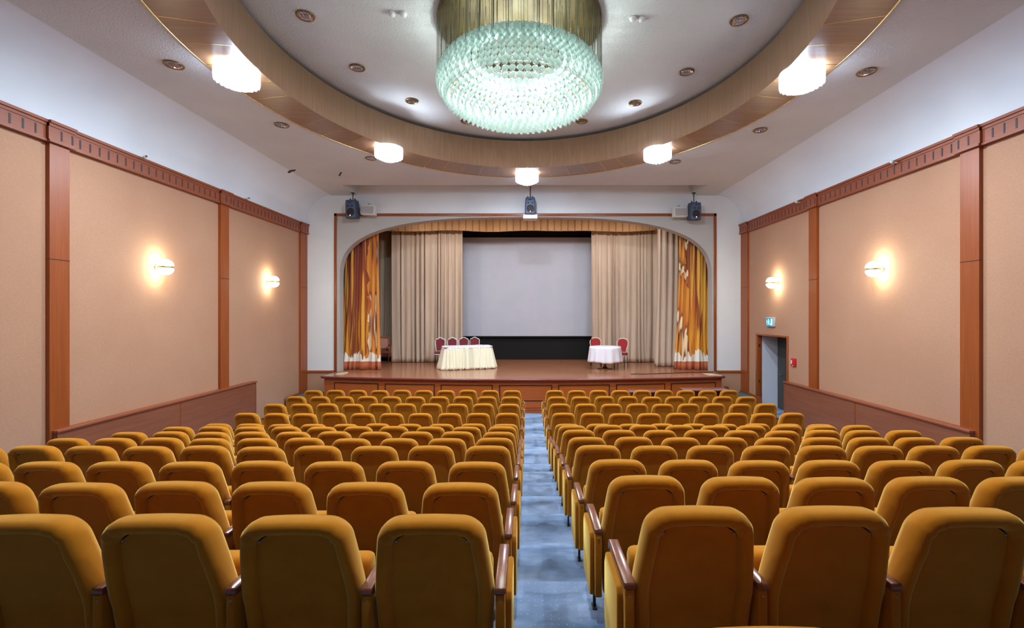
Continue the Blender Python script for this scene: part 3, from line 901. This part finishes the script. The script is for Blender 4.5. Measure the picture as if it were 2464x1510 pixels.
# ------------------------------------------------------------------ recessed downlights
def downlight(loc, label):
    t = thing('downlight', label, 'downlight', loc, group='recessed downlights in the ceiling')
    b = MB().lathe([(.105, -.001), (.13, -.001), (.136, -.010), (.13, -.02), (.112, -.022), (.104, -.01)], 36, cap=False)
    for i in range(24):
        a = 2 * PI * i / 24; b.lathe([(0, -.006), (.006, -.003), (.006, .003)], 6, (.122 * math.cos(a), .122 * math.sin(a), -.021), cap=False)
    b.build('rim', M['darkbrass'], t)
    MB().lathe([(.106, -.012), (.09, -.006), (.05, -.0015), (0.0, -.001)], 28, cap=False).build('reflector', M['chrome'], t)
    b = MB()
    for i in range(5): b.box(-.09 + .04 * i, -.086 + .04 * i, -.085 + .02 * abs(i - 2), .085 - .02 * abs(i - 2), -.02, -.004)
    b.build('louvre', M['chrome'], t)
for (x, y), lb in (((735, 37), 'near left'), ((860, 162), 'second left'), ((991, 242), 'third left'), ((1123, 291), 'left one half hidden behind the chandelier'), ((1400, 291), 'right one half hidden behind the chandelier'),
                   ((1529, 247), 'third right'), ((1652, 172), 'second right'), ((1778, 48), 'near right')):
    X, Y, Z = at_z(x, y, ZU + .07); downlight((X, Y, Z), 'brass rimmed downlight inside the oval ceiling, %s' % lb)
for (x, y), lb in (((418, 155), 'left of the near left lamp'), ((678, 300), 'between the two left lamps'), ((893, 380), 'beside the far left lamp'), ((1624, 388), 'beside the far right lamp'), ((1829, 312), 'between the two right lamps'), ((2085, 172), 'right of the near right lamp')):
    X, Y, Z = at_z(x, y, ZC); downlight((X, Y, Z), 'brass rimmed downlight outside the oval ring, %s' % lb)
# smoke detectors
for (x, y), lb in (((943, 30), 'left one of the left pair'), ((970, 31), 'right one of the left pair'), ((1523, 42), 'left one of the right pair'), ((1544, 43), 'right one of the right pair')):
    X, Y, Z = at_z(x, y, ZU + .07)
    t = thing('smoke_detector', 'small white smoke detector on the oval ceiling, ' + lb, 'smoke detector', (X, Y, Z), group='smoke detectors')
    MB().lathe([(0, -.001), (.055, -.001), (.058, -.02), (.05, -.03), (0, -.03)], 20, cap=False).build('base', M['offwhite'], t)
    MB().lathe([(.042, -.03), (.045, -.045), (.03, -.06), (0, -.062)], 20, cap=False).build('sensor_cap', M['whiteframe'], t)

# ------------------------------------------------------------------ wall sconces
def sconce(xw, sg, Y, z, label):
    t = thing('wall_sconce', label, 'wall lamp', (xw, Y, z), group='globe wall sconces')
    MB().lathe([(0, sg * .001), (.045, sg * .001), (.045, sg * .015), (.02, sg * .022), (0, sg * .022)], 20, axis='x', cap=False).build('wall_plate', M['brass'], t)
    MB().tube([(sg * .02, 0, 0), (sg * .06, 0, 0)], .014).build('arm', M['brass'], t)
    c = sg * .18
    MB().lathe([(.0, -.02), (.11, -.02), (.122, -.014), (.122, .014), (.11, .02), (0, .02)], 32, (c, 0, 0), cap=False).build('band', M['brass'], t)
    for s in (1, -1):
        pr = [(.13 * math.cos(PI / 2 * i / 8), s * (.032 + .118 * math.sin(PI / 2 * i / 8))) for i in range(9)] + [(0, s * .15)]
        MB().lathe([(0, s * .03)] + pr, 28, (c, 0, 0), cap=False).build('glass_dome', M['globe'], t)
    for s in (1, -1): light('sconce_light', (c, 0, s * .19), 5, (1.0, .95, .58), .05, t)
sconce(XL, 1, 8.60, HE + .87, 'glowing globe sconce on the left wall, nearer one between two pilasters')
sconce(XL, 1, 12.28, HE + .85, 'glowing globe sconce on the left wall, farther one near the stage')
sconce(XR, -1, 12.37, HE + .825, 'glowing globe sconce on the right wall above the door')
sconce(XR, -1, 8.72, HE + .844, 'glowing globe sconce on the right wall, nearer one between two pilasters')

# ------------------------------------------------------------------ exit sign, call point, cameras
t = thing('exit_sign', 'small lit cyan emergency exit sign above the door', 'sign', (XR, 12.68, HE - .245))
MB().box(-.06, -.001, -.2, .2, -.125, .125).build('housing', M['offwhite'], t, bevel=.006)
MB().box(-.064, -.059, -.185, .185, -.11, .11).build('sign_face', M['cyan'], t)
b = MB()
def yz(poly): b.prism(poly, -.068, -.063, 'yz')
# running figure heading for a doorway, drawn as pale shapes
yz([(-.15, -.09), (-.07, -.09), (-.07, .09), (-.15, .09)])
yz([(.03, .05), (.055, .05), (.06, .075), (.042, .088), (.025, .075)])
yz([(.02, .045), (.06, .04), (.05, -.02), (.02, -.02)])
yz([(.02, -.02), (.05, -.02), (.09, -.085), (.07, -.09)]); yz([(.02, -.01), (.035, -.03), (-.005, -.05), (-.03, -.09), (-.045, -.08), (-.02, -.035)])
yz([(.05, .04), (.06, .03), (.095, .0), (.085, -.012)]); yz([(.02, .04), (.03, .025), (-.015, .01), (-.02, .02)])
yz([(.12, -.06), (.14, -.06), (.14, .06), (.12, .06)])
b.build('pictogram', M['signwhite'], t)
t = thing('fire_call_point', 'red fire alarm call point on the right wall beside the door', 'fire alarm', (XR, 11.60, HE - 1.25))
MB().box(-.045, -.001, -.085, .085, -.10, .10).build('housing', M['red'], t, bevel=.006)
MB().box(-.05, -.044, .03, .08, -.045, .045).build('break_glass', M['offwhite'], t)
MB().box(-.05, -.044, -.03, .01, -.09, -.075).build('test_key_slot', M['offwhite'], t)
for (x, y, xw, sg, lb) in ((350, 380, XL, 1, 'left wall cornice, nearer one'), (597, 479, XL, 1, 'left wall cornice, farther one'), (2147, 393, XR, -1, 'right wall cornice, nearer one'), (1918, 488, XR, -1, 'right wall cornice, farther one')):
    X = xw + sg * .13; Y = X * F / (x - VX); z = HE + (VY - y) * Y / F
    t = thing('security_camera', 'tiny white bullet camera on the ' + lb, 'camera', (xw + sg * .03, Y, z), group='bullet cameras above the cornice')
    MB().box(-.02, .02, -.07, -.03, -(z - HE - 2.80), 0).build('bracket', M['offwhite'], t)
    MB().tube([(0, -.05, .0), (sg * .10, -.02, .01)], .012).build('neck', M['offwhite'], t)
    MB().lathe([(0, -.075), (.024, -.075), (.028, -.06), (.028, .07), (.018, .06), (0, .06)], 16, (sg * .10, -.01, .015), axis='x' , cap=False, m=Matrix.Rotation(sg * -.6, 3, 'Z')).build('camera_body', M['offwhite'], t)
    MB().lathe([(0, sg * .066), (.016, sg * .066), (.016, sg * .06)], 12, (sg * .10, -.01, .015), axis='x', cap=False, m=Matrix.Rotation(sg * -.6, 3, 'Z')).build('lens', M['blackmetal'], t)

# ------------------------------------------------------------------ ceiling patches near the left corner
X, Y, Z = at_z(704, 412, ZC)
pts = [(-.30, .28), (-.12, .1), (.0, -.02), (.1, -.06), (.16, -.16), (.1, -.14), (-.02, -.10), (-.14, .02), (-.26, .2)]
tag(MB().prism([(X + a, Y + c) for a, c in pts], ZC - .012, ZC - .001, 'xy').build('plaster_hole', M['dark']), 'torn dark hole in the ceiling plaster in the far left corner', 'hole')
X, Y, Z = at_z(820, 418, ZC)
tag(MB().prism([(X - .13, Y + .16), (X - .09, Y + .17), (X + .10, Y - .16), (X + .06, Y - .16)], ZC - .008, ZC - .001, 'xy').build('plaster_slot', M['dark']), 'short dark slot in the ceiling left of the stage', 'slot')

# ------------------------------------------------------------------ loudspeakers
def pa_speaker(px, py_top, py_bot, wpx, Yf, label, rod_top, yaw=0, bracket=False):
    Xc, _, zt = at_y(px, py_top, Yf); zb = HE - (py_bot - VY) * Yf / F; Wd = wpx * Yf / F; H = zt - zb
    t = thing('loudspeaker', label, 'loudspeaker', (Xc, Yf, zb), yaw)
    hw_ = Wd / 2; pr = [(-hw_ * .96, 0), (hw_ * .96, 0), (hw_, H * .08), (hw_ * .98, H * .75), (hw_ * .86, H), (-hw_ * .86, H), (-hw_ * .98, H * .75), (-hw_, H * .08)]
    tilt = Matrix.Rotation(.10, 4, 'X')
    MB().prism(pr, 0, .26, 'xz', m=tilt).build('cabinet', M['speaker'], t, bevel=.018)
    MB().prism([(x * .82, .05 * H + z * .9) for x, z in pr], -.006, .01, 'xz', m=tilt).build('baffle', M['speakerface'], t, bevel=.003)
    R = hw_ * .68
    MB().lathe([(0, -.016), (R * .6, -.016), (R * .9, -.012), (R, -.014), (R * 1.05, -.004)], 28, (0, 0, H * .34), axis='y', cap=False, m=Matrix.Identity(3)).build('woofer', M['cone'], t, loc=(0, -.03, 0))
    for s in (-1, 1):
        MB().prism([(s * hw_ * .2, H * .68), (s * hw_ * .55, H * .70), (s * hw_ * .5, H * .62), (s * hw_ * .3, H * .62)], -.012, -.004, 'xz', m=Matrix.Translation((0, -.06, 0))).build('horn', M['cone'], t)
    MB().prism([(-hw_ * .45, H * .86), (hw_ * .45, H * .86), (hw_ * .3, H * .83), (-hw_ * .3, H * .83)], -.012, -.004, 'xz', m=Matrix.Translation((0, -.085, 0))).build('badge', M['cone'], t)
    MB().lathe([(0, -.062), (.012, -.06), (.014, -.05)], 10, (0, 0, H * .15), axis='y', cap=False).build('indicator_lamp', M['led'], t)
    zr_ = rod_top - zb
    b = MB().tube([(0, .12, H - .02), (0, .12, zr_)], .014); b.lathe([(0, zr_ - .004), (.06, zr_ - .004), (.06, zr_ - .02), (0, zr_ - .03)], 16, (0, .12, 0), cap=False)
    b.box(-.09, .09, .08, .16, H - .01, H + .03); b.box(-.09, -.06, .09, .12, H + .02, H + .07); b.box(.06, .09, .09, .12, H + .02, H + .07)
    b.build('mount', M['blackmetal'], t)
    if bracket: MB().box(-.22, .22, .05, YB - Yf - .035, -.12, .015).build('wall_bracket', M['offwhite'], t, bevel=.008)
pa_speaker(844.5, 481, 525, 27, 13.95, 'dark blue grey loudspeaker hung from the ceiling at the left above the arch', ZC, -.12)
pa_speaker(1276, 475, 515, 25, 13.95, 'dark loudspeaker in the middle above the arch on a white bracket', ZC + .33, 0, True)
pa_speaker(1674, 487, 529, 27, 13.95, 'dark blue grey loudspeaker hung from the ceiling at the right above the arch', ZC, .12)
def box_speaker(px, py, wpx, hpx, label, yaw, roll):
    Xc, _, zc = at_y(px, py, 14.05); W_, H_ = wpx * 14.05 / F, hpx * 14.05 / F
    t = thing('box_speaker', label, 'loudspeaker', (Xc, 14.05, zc), yaw)
    MB().box(-W_ / 2, W_ / 2, 0, .2, -H_ / 2, H_ / 2).build('cabinet', M['offwhite'], t, bevel=.008).rotation_euler = (0, roll, 0)
    MB().box(-W_ / 2 + .03, W_ / 2 - .03, -.006, .01, -H_ / 2 + .03, H_ / 2 - .05).build('grille', M['grille'], t).rotation_euler = (0, roll, 0)
    MB().tube([(0, .1, H_ / 2 - .01), (-.02, .1, H_ / 2 + .06), (-.02, .32, H_ / 2 + .07)], .012).build('mount', M['chrome'], t)
box_speaker(884, 504, 35, 24, 'white boxy speaker beside the left dark loudspeaker', -.1, .06)
box_speaker(1639, 509, 34, 24, 'white boxy speaker beside the right dark loudspeaker', .1, -.04)
# row of small white bulbs left along the frame
for i, (x, y) in enumerate(((821, 522), (831, 521), (883, 521), (813, 532), (1691, 520), (1701, 520), (1711, 520))):
    X, Y_, Z = at_y(x, y, YB - .035)
    tag(MB().lathe([(0, -.012), (.012, -.006), (.012, .006)], 10, (X, YB - (.035 if i > 3 else .0), Z), axis='y', cap=False).build('cap_stud', M['whiteframe']),
        'tiny white stud near the arch frame corner on the %s' % ('right' if i > 3 else 'left'), 'stud', 'white studs by the arch frame')

# ------------------------------------------------------------------ things on the stage
def skirt(hx, hy, hz, flare, folds, name, mat, zb=0, parent=None, rnd=.10, zseg=10, seed=1):
    """pleated cloth hanging around a rounded rectangle"""
    r = random.Random(seed); n = 360; pts = []
    per = []
    def base(t):
        # superellipse
        c, s = math.cos(t), math.sin(t); p = 2 / 7.0
        return Vector((hx * math.copysign(abs(c) ** p, c), hy * math.copysign(abs(s) ** p, s)))
    P = [base(2 * PI * i / 4000) for i in range(4000)]; L_ = [0]
    for i in range(4000): L_.append(L_[-1] + (P[(i + 1) % 4000] - P[i]).length)
    out = []; j = 0
    for i in range(n):
        tgt = L_[-1] * i / n
        while L_[j + 1] < tgt: j += 1
        out.append(P[j])
    vs, fs = [], []
    for k in range(zseg + 1):
        v = k / zseg
        for i in range(n):
            p = out[i]; q = out[(i + 1) % n]; d = (q - out[i - 1]); nrm = Vector((d.y, -d.x)).normalized()
            a = (.006 + .030 * v) * (math.sin(2 * PI * folds * i / n + .6 * math.sin(i * .09)) + .4 * math.sin(2 * PI * folds * .5 * i / n + 1))
            w_ = p + nrm * (flare * v + a + .004)
            vs.append((w_.x, w_.y, hz + (zb - hz) * v + (.010 * math.sin(i * .35) + .012 if k == zseg else 0)))
    for k in range(zseg):
        for i in range(n): fs.append((k * n + i, k * n + (i + 1) % n, (k + 1) * n + (i + 1) % n, (k + 1) * n + i))
    b = MB().add(vs, fs, 0, True)
    return b, out
TX, TY, TR = -2.03, 15.33, math.radians(17)
tb = thing('banquet_table', 'long folding table hidden under cloths at the left of the stage', 'table', (TX, TY, ZS), TR)
MB().box(-.80, .80, -.36, .36, .70, .725).build('tabletop', M['deskwood'], tb)
for sx_ in (-1, 1):
    for sy_ in (-1, 1): MB().tube([(sx_ * .68, sy_ * .28, 0), (sx_ * .68, sy_ * .28, .70)], .016).build('leg', M['blackmetal'], tb)
b, out = skirt(.81, .37, .728, .15, 46, 'skirt', M['cream'])
o = b.build('table_skirt', M['cream'], loc=(TX, TY, ZS)); o.rotation_euler = (0, 0, TR)
o.modifiers.new('thickness', 'SOLIDIFY').thickness = .003
tag(o, 'pleated cream skirt hanging to the floor around the long table', 'table skirt')
# white top cloth with a corner folding over the front left
b = MB(); n = len(out)
tc = [(p.x * 1.012, p.y * 1.02, .735) for p in out]; b.add(tc, [tuple(range(n))], 0)
ed = [(p.x * 1.03, p.y * 1.05, .70 if not (p.x < -.45 and p.y < 0) else .70 - .20 * max(0, 1 - abs(p.x + .70) / .25 - 0)) for p in out]
b.add(tc + ed, [(i, (i + 1) % n, (i + 1) % n + n, i + n) for i in range(n)], 0, False)
o = b.build('tablecloth', M['linen'], loc=(TX, TY, ZS + .004)); o.rotation_euler = (0, 0, TR)
tag(o, 'white cloth laid over the top of the long table', 'tablecloth')
tag(MB().box(-.12, .12, -.08, .08, 0, .008).build('paper_stack', M['whiteframe'], loc=(TX + .35, TY + .35, ZS + .742)), 'small stack of white paper on the far side of the long table', 'paper')

def banquet_chair(style, loc, rz, label, seat_m, frame_m, group=None):
    t = thing('banquet_chair', label, 'chair', loc, rz, group)
    # local: front is -y (faces the hall); back at +y
    MB().box(-.20, .20, -.22, .20, .42, .475).build('seat', seat_m, t, bevel=.022, seg=3)
    MB().box(-.19, .19, -.21, .19, .395, .42).build('seat_frame', frame_m, t)
    def back(u):  # outline of the back, u 0..1 around from left foot over the top to right foot
        if style == 'crown':
            pts = [(-.155, .47), (-.175, .60), (-.195, .75), (-.197, .85), (-.17, .90), (-.11, .915), (-.06, .945), (0, .965), (.06, .945), (.11, .915), (.17, .90), (.197, .85), (.195, .75), (.175, .60), (.155, .47)]
        else:
            pts = [(-.13, .47), (-.145, .58), (-.18, .70), (-.20, .79), (-.185, .87), (-.14, .93), (-.07, .958), (0, .965), (.07, .958), (.14, .93), (.185, .87), (.20, .79), (.18, .70), (.145, .58), (.13, .47)]
        return pts
    pts = back(0)
    def ty(z): return .19 + (z - .45) * .18
    b = MB().tube([(x, ty(z), z) for x, z in pts], .016, 8)
    b.tube([(pts[0][0], ty(.5), .5), (pts[-1][0], ty(.5), .5)], .012, 8)
    b.build('back_frame', frame_m, t)
    inn = [(x * .86, .51 + (z - .47) * .86) for x, z in pts]
    m = len(inn); b = MB()
    b.add([(x, ty(z) - .022, z) for x, z in inn] + [(x, ty(z) + .012, z) for x, z in inn], [tuple(range(m)), tuple(range(2 * m - 1, m - 1, -1))] + [(i, (i + 1) % m, (i + 1) % m + m, i + m) for i in range(m)])
    b.build('backrest', seat_m, t)
    for s in (-1, 1):
        MB().tube([(s * .17, -.19, .40), (s * .175, -.21, 0)], .012).build('leg', M['blackmetal'], t)
        MB().tube([(s * .155, .19, .47), (s * .165, .20, .40), (s * .18, .27, 0)], .012).build('leg', M['blackmetal'], t)
    return t
for i, (x, y, lb) in enumerate(((1058, 16.05, 'leftmost, showing its side below the tabletop'), (1087, 16.15, 'second from the left'), (1114, 16.25, 'third from the left'), (1140, 16.33, 'rightmost, before the black cloth'))):
    banquet_chair('crown', (PX(x, y), y, ZS), .12 - .04 * i, 'maroon chair with white frame behind the long table, ' + lb, M['maroon'], M['whiteframe'], 'chairs behind the long table').scale = (.88, 1, 1)
banquet_chair('round', (PX(1433, 16.1), 16.0, ZS), -.1, 'red round-backed banquet chair behind the left side of the round table', M['redfab'], M['goldframe'], 'chairs at the round table')
banquet_chair('round', (PX(1494, 15.62), 15.62, ZS), -.45, 'red round-backed banquet chair right of the round table', M['redfab'], M['goldframe'], 'chairs at the round table')
# round table
RXc, RYc = PX(1455.5, 15.15), 15.1
t = thing('round_table', 'round pedestal table under a white cloth at the right of the stage', 'table', (RXc, RYc, ZS))
MB().lathe([(0, .0), (.26, .0), (.265, .012), (.25, .022), (.09, .04), (.05, .09), (.03, .2), (.03, .70), (0, .70)], 32, cap=False).build('pedestal', M['brass'], t)
MB().lathe([(0, .70), (.50, .70), (.50, .73), (0, .73)], 40, cap=False).build('tabletop', M['deskwood'], t)
b = MB(); n = 200; vs, fs = [], []
for k in range(12):
    for i in range(n):
        a = 2 * PI * i / n
        if k < 3: r = (.0, .35, .512)[k]; z = .737
        else:
            v = (k - 2) / 9; fold = math.sin(a * 13 + .8 * math.sin(a * 3)); r = .515 + .045 * v + .024 * v * fold; z = .737 - .50 * v - .015 * v * math.cos(a * 4)
        vs.append((r * math.cos(a), r * math.sin(a), z))
for k in range(11):
    for i in range(n): fs.append((k * n + i, k * n + (i + 1) % n, (k + 1) * n + (i + 1) % n, (k + 1) * n + i))
b.add(vs, fs, 0, True)
o = b.build('tablecloth', M['linen'], loc=(RXc, RYc, ZS)); o.modifiers.new('thickness', 'SOLIDIFY').thickness = .003
tag(o, 'white cloth hanging in folds over the round table', 'tablecloth')
# wooden armchair half hidden behind the left orange curtain
t = thing('wooden_armchair', 'brown wooden armchair half hidden behind the left orange curtain', 'chair', (PX(925, 16.5), 16.45, ZS), .5)
MB().box(-.23, .23, -.23, .22, .40, .46).build('seat', M['maroon'], t, bevel=.02)
for s in (-1, 1):
    MB().tube([(s * .22, -.21, 0), (s * .22, -.21, .64)], .02).build('leg', M['cherry'], t)
    MB().tube([(s * .21, .30, 0), (s * .22, .22, .42), (s * .23, .32, .93)], .022).build('leg', M['cherry'], t)
    MB().tube([(s * .22, -.22, .65), (s * .225, .0, .67), (s * .225, .25, .66)], .022).build('armrest', M['cherry'], t)
b = MB().tube([(-.235, .33, .93), (0, .36, .97), (.235, .33, .93)], .026); b.tube([(-.22, .25, .55), (.22, .25, .55)], .018)
b.build('back_frame', M['cherry'], t)
MB().add([(-.2, .25, .57), (.2, .25, .57), (.2, .315, .9), (-.2, .315, .9), (-.2, .28, .57), (.2, .28, .57), (.2, .345, .9), (-.2, .345, .9)], [(0, 1, 2, 3), (4, 7, 6, 5), (0, 4, 5, 1), (3, 2, 6, 7), (0, 3, 7, 4), (1, 5, 6, 2)]).build('backrest', M['cherry'], t)
# cable on the stage floor
cp = [at_z(x, y, ZS) for x, y in ((1518, 900.5), (1530, 899.3), (1545, 900), (1600, 898.2), (1660, 896.2), (1700, 895.4), (1716, 895))]
tag(MB().tube([(p[0], p[1], ZS + .009) for p in cp], .009, 6).build('cable', M['blackmetal']), 'black cable lying across the right front of the stage floor', 'cable')
# pale cloths at both wings
for poly, lb in (([(812, 898), (838, 894.5), (838, 897), (826, 901), (806, 901)], 'left'), ([(1690, 898), (1715, 899), (1738, 903), (1706, 903)], 'right')):
    P = [at_z(x, y, ZS)[:2] for x, y in poly]
    P = [(x, min(y, 14.32)) for x, y in P]
    tag(MB().prism(P, ZS + .001, ZS + .008, 'xy').build('floor_mat', M['cloth']), 'pale mat on the stage floor at the %s front corner' % lb, 'mat')

# ------------------------------------------------------------------ desks before the stage, carpeted steps, sockets
def desk(xa, xb, y0_, y1_, h, label):
    t = thing('desk', label, 'desk', ((xa + xb) / 2, (y0_ + y1_) / 2, 0))
    hx, hy = (xb - xa) / 2, (y1_ - y0_) / 2
    MB().box(-hx, hx, -hy, hy, h - .03, h).build('desktop', M['deskwood'], t, bevel=.004)
    MB().box(-hx + .08, hx - .08, hy - .06, hy - .04, .25, h - .03).build('modesty_panel', M['cherry_x'], t)
    for s in (-1, 1): MB().box(s * (hx - .05) - .018, s * (hx - .05) + .018, -hy + .04, hy - .04, 0, h - .03).build('leg', M['cherry'], t)
desk(PX(1641, 12.2), PX(1746, 12.3), 12.05, 12.50, .765, 'low dark desk at the foot of the stage, right end, largely behind seats')
desk(PX(1512, 12.2), PX(1596, 12.2), 12.08, 12.48, .72, 'low dark desk at the foot of the stage behind the middle of the right seats')
for s, xa, xb, lb in ((1, XL + .08, X0 - .06, 'left'), (-1, X1 + .06, XR - .08, 'right')):
    t = thing('carpeted_steps', 'dark teal carpeted steps beside the %s end of the stage' % lb, 'steps', ((xa + xb) / 2, 13.8, 0))
    h = (xb - xa) / 2
    MB().box(-h, h, -.35, .57, 0, .32).build('upper_step', M['stepcarpet'], t, bevel=.01)
    MB().box(-h, h, -.68, -.352, 0, .16).build('lower_step', M['stepcarpet'], t, bevel=.01)
    MB().box(-s * h - .015, -s * h + .015 , -.7, .57, .0, .38).build('wooden_side', M['cherry'], t)
X, Y_, Z = at_y(1748, 934, YB - .02)
tag(MB().box(X - .06, X + .06, YB - .04, YB - .001, Z - .07, Z + .07).build('wall_socket', M['guard'], bevel=.004), 'small brown socket box on the wall right of the stage', 'socket')
